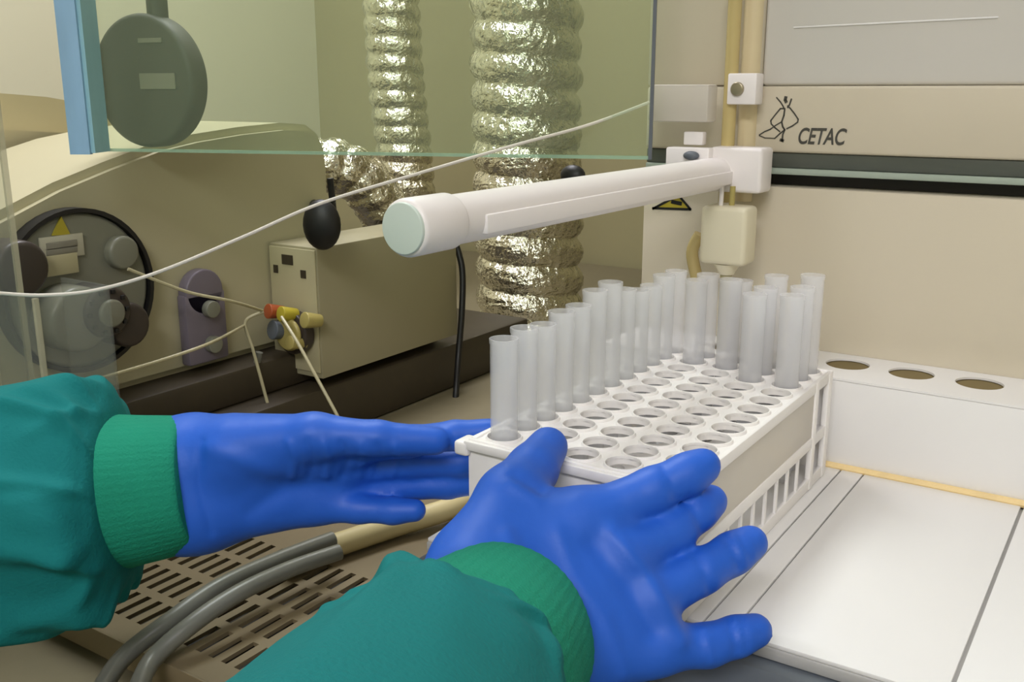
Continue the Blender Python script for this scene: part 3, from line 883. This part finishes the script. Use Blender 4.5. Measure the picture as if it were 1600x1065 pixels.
def hand(name, palm, fingers, parent, label, ridges=(), nrm=(0, 0, 1), h=0.0019, kp=0.016, kf=0.007):
    pts = [p for c in palm for p in c[:2]] + [p for f in fingers for p, r in f]
    lo = np.min([list(p) for p in pts], 0) - 0.045
    hi = np.max([list(p) for p in pts], 0) + 0.045
    n = np.ceil((hi - lo) / h).astype(int) + 1
    g = np.stack(np.meshgrid(*[lo[i] + np.arange(n[i]) * h for i in range(3)], indexing='ij'), -1)
    d = None
    for a, b, ra, rb in palm:
        c = capd(g, a, b, ra, rb)
        d = c if d is None else smin(d, c, kp)
    allf = None
    for f in fingers:
        fd = None
        for (a, ra), (b, rb) in zip(f[:-1], f[1:]):
            c = capd(g, a, b, ra, rb)
            fd = c if fd is None else smin(fd, c, 0.004)
        allf = fd if allf is None else smin(allf, fd, 0.0022)
    d = smin(d, allf, kf)
    v, fs = surface_nets(d, lo, h)
    # light smoothing
    import collections
    E_ = np.concatenate([fs[:, [0, 1]], fs[:, [1, 2]], fs[:, [2, 3]], fs[:, [3, 0]]])
    for it in range(4):
        s = np.zeros_like(v); cn = np.zeros(len(v))
        np.add.at(s, E_[:, 0], v[E_[:, 1]]); np.add.at(cn, E_[:, 0], 1)
        np.add.at(s, E_[:, 1], v[E_[:, 0]]); np.add.at(cn, E_[:, 1], 1)
        v = v * 0.5 + 0.5 * s / cn[:, None]
    # folds of the stretched glove
    e1_, e2_ = v[fs[:, 2]] - v[fs[:, 0]], v[fs[:, 3]] - v[fs[:, 1]]
    fn = np.cross(e1_, e2_)
    vn = np.zeros_like(v)
    for k in range(4): np.add.at(vn, fs[:, k], fn)
    vn /= np.linalg.norm(vn, axis=1)[:, None] + 1e-12
    disp = np.zeros(len(v))
    nn = np.array(Vector(nrm).normalized())
    for (pl_, amp, wid) in ridges:
        best = np.full(len(v), 1e9)
        for a, b in zip(pl_[:-1], pl_[1:]):
            best = np.minimum(best, capd(v - (v @ nn)[:, None] * nn, np.array(a) - (np.array(a) @ nn) * nn, np.array(b) - (np.array(b) @ nn) * nn, 0, 0))
        disp += amp * np.exp(-(best / wid) ** 2) * np.clip((vn @ nn) * 2.0, 0, 1)
    v = v + vn * disp[:, None]
    org = Vector(v.mean(0))
    me = bpy.data.meshes.new(name)
    me.from_pydata((v - np.array(org)).tolist(), [], fs.tolist())
    me.polygons.foreach_set('use_smooth', [True] * len(me.polygons))
    me.materials.append(M['glove'])
    o = link(name, me, org, parent)
    o['label'] = label
    return o

def loft(name, st, m, parent, label, folds=(), na=200, sub=30, wav=0.0, ribs=0.0, seed=1):
    """st: list of (centre, radius); folds: (theta, slope, s0, s1, amp, width)"""
    path = spline([s[0] for s in st], sub)
    rad = spline([Vector((s[1], 0, 0)) for s in st], sub)
    fr = frames(path)
    rng = random.Random(seed)
    rs = []
    n = len(path)
    for k, (p, (t, a, b)) in enumerate(zip(path, fr)):
        s = k / (n - 1)
        ring = []
        for i in range(na):
            th = 2 * math.pi * i / na
            r = rad[k].x
            f = 0.0
            for (t0, slope, s0, s1, amp, wid) in folds:
                if s0 <= s <= s1:
                    env = math.sin(math.pi * (s - s0) / (s1 - s0))
                    dth = (th - t0 - slope * (s - s0) + math.pi) % (2 * math.pi) - math.pi
                    f += amp * env * math.exp(-(dth / wid) ** 2)
            f += wav * math.sin(3 * th + 7 * s) * 0.5 + wav * math.sin(5 * th - 13 * s + 1) * 0.3
            if ribs: f += ribs * math.sin(60 * th)
            ring.append(p + a * (math.cos(th) * (r + f)) + b * (math.sin(th) * (r + f)))
        rs.append(ring)
    mb = MB().rings(rs)
    bmesh.ops.recalc_face_normals(mb.bm, faces=mb.bm.faces[:])
    return mb.build(name, m, parent, label, angle=80)

per = thing('person', (-0.5, -0.05, FL), 'person in teal gown and blue gloves holding the tube rack from both sides', 'person')

# right hand: palm towards the near end of the rack, fingers round its right corner
Q = P
wA, wB = Q(752, 925, .452), Q(838, 1035, .448)
eR = Vector((-0.150, 0.100, -0.185))
fore = (eR - (wA + wB) / 2).normalized()
iM, mM, rM, pM = Q(915, 812, .472), Q(965, 872, .466), Q(1000, 945, .460), Q(1020, 1012, .455)
palmR = [(wA, iM, .0225, .0135), ((wA + wB) / 2, mM, .024, .0140), ((wA * .3 + wB * .7), rM, .024, .0135), (wB, pM, .0225, .0125),
         (wA, wA + fore * 0.05, .0235, .026), (wB, wB + fore * 0.05, .0235, .026),
         (Q(748, 868, .458), Q(796, 778, .478), .0195, .0145), (Q(790, 840, .468), Q(890, 812, .472), .013, .012)]
fingR = [
    [(iM, .0130), (Q(1020, 765, .478), 0.0108), (Q(1075, 740, .482), 0.0101), (Q(1098, 728, .484), 0.0092)],
    [(mM, .0130), (Q(1050, 830, .480), 0.0108), (Q(1090, 797, .490), 0.0099), (Q(1110, 783, .495), 0.0088)],
    [(rM, .0125), (Q(1095, 893, .474), 0.0106), (Q(1145, 864, .482), 0.0101), (Q(1172, 848, .487), 0.0090)],
    [(pM, .0118), (Q(1105, 1008, .462), 0.0099), (Q(1150, 994, .466), 0.0094), (Q(1180, 985, .469), 0.0084)],
    [(Q(796, 778, .478), 0.0160), (Q(832, 733, .500), 0.0130), (Q(856, 698, .517), 0.0108)],
]
# folds of the stretched glove over the back of the hand: (line, height, width)
ridR = [([Q(795, 835, .45), Q(812, 880, .45), Q(850, 950, .45), Q(880, 1010, .45)], 0.0016, 0.0035),
        ([Q(872, 830, .45), Q(900, 900, .45), Q(945, 960, .45), Q(975, 1050, .45)], 0.0013, 0.0035),
        ([Q(955, 830, .45), Q(1005, 890, .45), Q(1040, 950, .45), Q(1062, 1000, .45)], 0.0022, 0.0040),
        ([Q(925, 850, .45), Q(975, 910, .45), Q(1020, 985, .45)], -0.0016, 0.0045),
        ([Q(835, 870, .45), Q(870, 930, .45), Q(905, 1010, .45)], -0.0012, 0.0045),
        ([Q(810, 745, .48), Q(850, 768, .48)], -0.0018, 0.0035),
        ([Q(800, 760, .48), Q(842, 785, .48)], 0.0012, 0.0030),
        ([Q(1132, 835, .48), Q(1152, 885, .48)], -0.0014, 0.0022), ([Q(1150, 828, .48), Q(1170, 872, .48)], -0.0010, 0.0020),
        ([Q(1085, 860, .47), Q(1110, 925, .47)], -0.0010, 0.0024),
        ([Q(1140, 965, .46), Q(1150, 1015, .46)], -0.0014, 0.0022), ([Q(1158, 963, .46), Q(1166, 1010, .46)], -0.0009, 0.0020),
        ([Q(1100, 985, .46), Q(1108, 1030, .46)], 0.0010, 0.0022),
        ([Q(1035, 730, .48), Q(1055, 780, .48)], -0.0010, 0.0024), ([Q(1075, 780, .48), Q(1100, 830, .48)], -0.0010, 0.0024)]
hand('glove', palmR, fingR, per, 'blue nitrile glove on the right hand, fingers spread', ridR, -ray(930, 900))

# left hand: on edge along the rack's left side
lw = Q(300, 752, .60)
eL = Vector((-0.68, 0.20, -0.26))
foreL = (eL - lw).normalized()
up3 = Vector((0, 0, 1))
lwA, lwB = Q(305, 712, .60), Q(312, 800, .60)
LiM, LmM, LrM, LpM = Q(545, 694, .592), Q(535, 728, .606), Q(520, 760, .612), Q(490, 788, .604)
palmL = [(lwA, LiM, .0225, .0130), (lw, LmM, .024, .0135), (lw, LrM, .024, .0130), (lwB, LpM, .0215, .0115),
         (lwA, lwA + foreL * 0.012, .0230, .0235), (lwB, lwB + foreL * 0.012, .0225, .0232),
         (Q(370, 700, .585), Q(490, 680, .575), .0190, .0125)]
fingL = [
    [(LiM, .0125), (Q(640, 689, .59), .0095), (Q(710, 680, .589), .0088), (Q(768, 673, .589), .0078)],
    [(LmM, .0125), (Q(640, 722, .606), .0095), (Q(720, 722, .606), .0088), (Q(785, 720, .606), .0078)],
    [(LrM, .0120), (Q(620, 760, .612), .0090), (Q(700, 757, .612), .0085), (Q(765, 752, .612), .0075)],
    [(LpM, .0112), (Q(560, 795, .600), .0085), (Q(615, 798, .597), .0080), (Q(648, 797, .595), .0072)],
    [(Q(490, 680, .575), .0125), (Q(590, 684, .574), .0102), (Q(680, 689, .578), .0085)],
]
ridL = [([Q(452 + 27 * k, 692 + k, .58), Q(462 + 27 * k, 718, .58), Q(456 + 27 * k, 742, .58)], (0.0012, -0.0010)[k % 2], 0.0024) for k in range(7)]
ridL += [([Q(330, 700, .58), Q(420, 735, .58), Q(520, 742, .58)], 0.0014, 0.005), ([Q(390, 800, .58), Q(440, 765, .58), Q(520, 755, .58)], -0.0012, 0.005),
         ([Q(318, 690, .58), Q(312, 750, .58), Q(330, 830, .58)], -0.0010, 0.0025)]
hand('glove', palmL, fingL, per, 'blue nitrile glove on the left hand, seen edge on', ridL, -ray(480, 730))

# sleeves and cuffs
cR = (wA + wB) / 2
c0 = cR + fore * 0.014
slR = loft('gown_sleeve', [(cR + fore * 0.082, .043), (cR + fore * 0.086, .0465), (cR + fore * 0.100, .0490), (cR + fore * .13, .053), (eR, .056),
                           (eR + Vector((-.05, -.07, .0)), .064), (Vector((-0.30, -0.12, -0.12)), .075), (Vector((-0.34, -0.17, -0.06)), .06)],
           'sleeve', per, 'teal gown sleeve on the right arm',
           [(random.uniform(0, 6.28), random.uniform(-4, 4), random.uniform(.02, .15), random.uniform(.25, .6), random.uniform(.002, .005), random.uniform(.10, .28)) for _ in range(24)] + [(k * .31 + random.uniform(-.1, .1), random.uniform(-2, 2), random.uniform(.0, .05), random.uniform(.12, .4), random.uniform(.0015, .0045), random.uniform(.05, .11)) for k in range(20)], wav=0.003)
loft('cuff', [(c0, .0405), (c0 + fore * 0.002, .0428), (c0 + fore * 0.03, .0452), (c0 + fore * 0.06, .0462), (c0 + fore * 0.10, .043)], 'cuff', slR, 'green knitted cuff', wav=0.0008, ribs=0.00012, na=240, sub=6)
cL = lw
slL = loft('gown_sleeve', [(cL + foreL * 0.040, .042), (cL + foreL * 0.044, .055), (cL + foreL * 0.060, .0655), (cL + foreL * 0.11, .068), (cL + foreL * 0.18, .068), (eL, .070),
                           (eL + Vector((-.01, -.07, .05)), .073), (Vector((-0.70, -0.06, -0.08)), .078), (Vector((-0.69, -0.10, 0.0)), .06)],
           'sleeve', per, 'teal gown sleeve on the left arm',
           [(random.uniform(0, 6.28), random.uniform(-4, 4), random.uniform(.06, .15), random.uniform(.25, .6), random.uniform(.002, .006), random.uniform(.10, .26)) for _ in range(28)] + [(k * .29 + random.uniform(-.1, .1), random.uniform(-2.5, 2.5), random.uniform(.04, .12), random.uniform(.25, .5), random.uniform(.002, .0055), random.uniform(.05, .11)) for k in range(22)], wav=0.004)
cl0 = cL + foreL * -0.002
loft('cuff', [(cl0, .036), (cl0 + foreL * 0.004, .0405), (cl0 + foreL * 0.03, .0445), (cl0 + foreL * 0.05, .047), (cl0 + foreL * 0.075, .046)], 'cuff', slL, 'green knitted cuff', wav=0.0008, ribs=0.00012, na=240, sub=6)
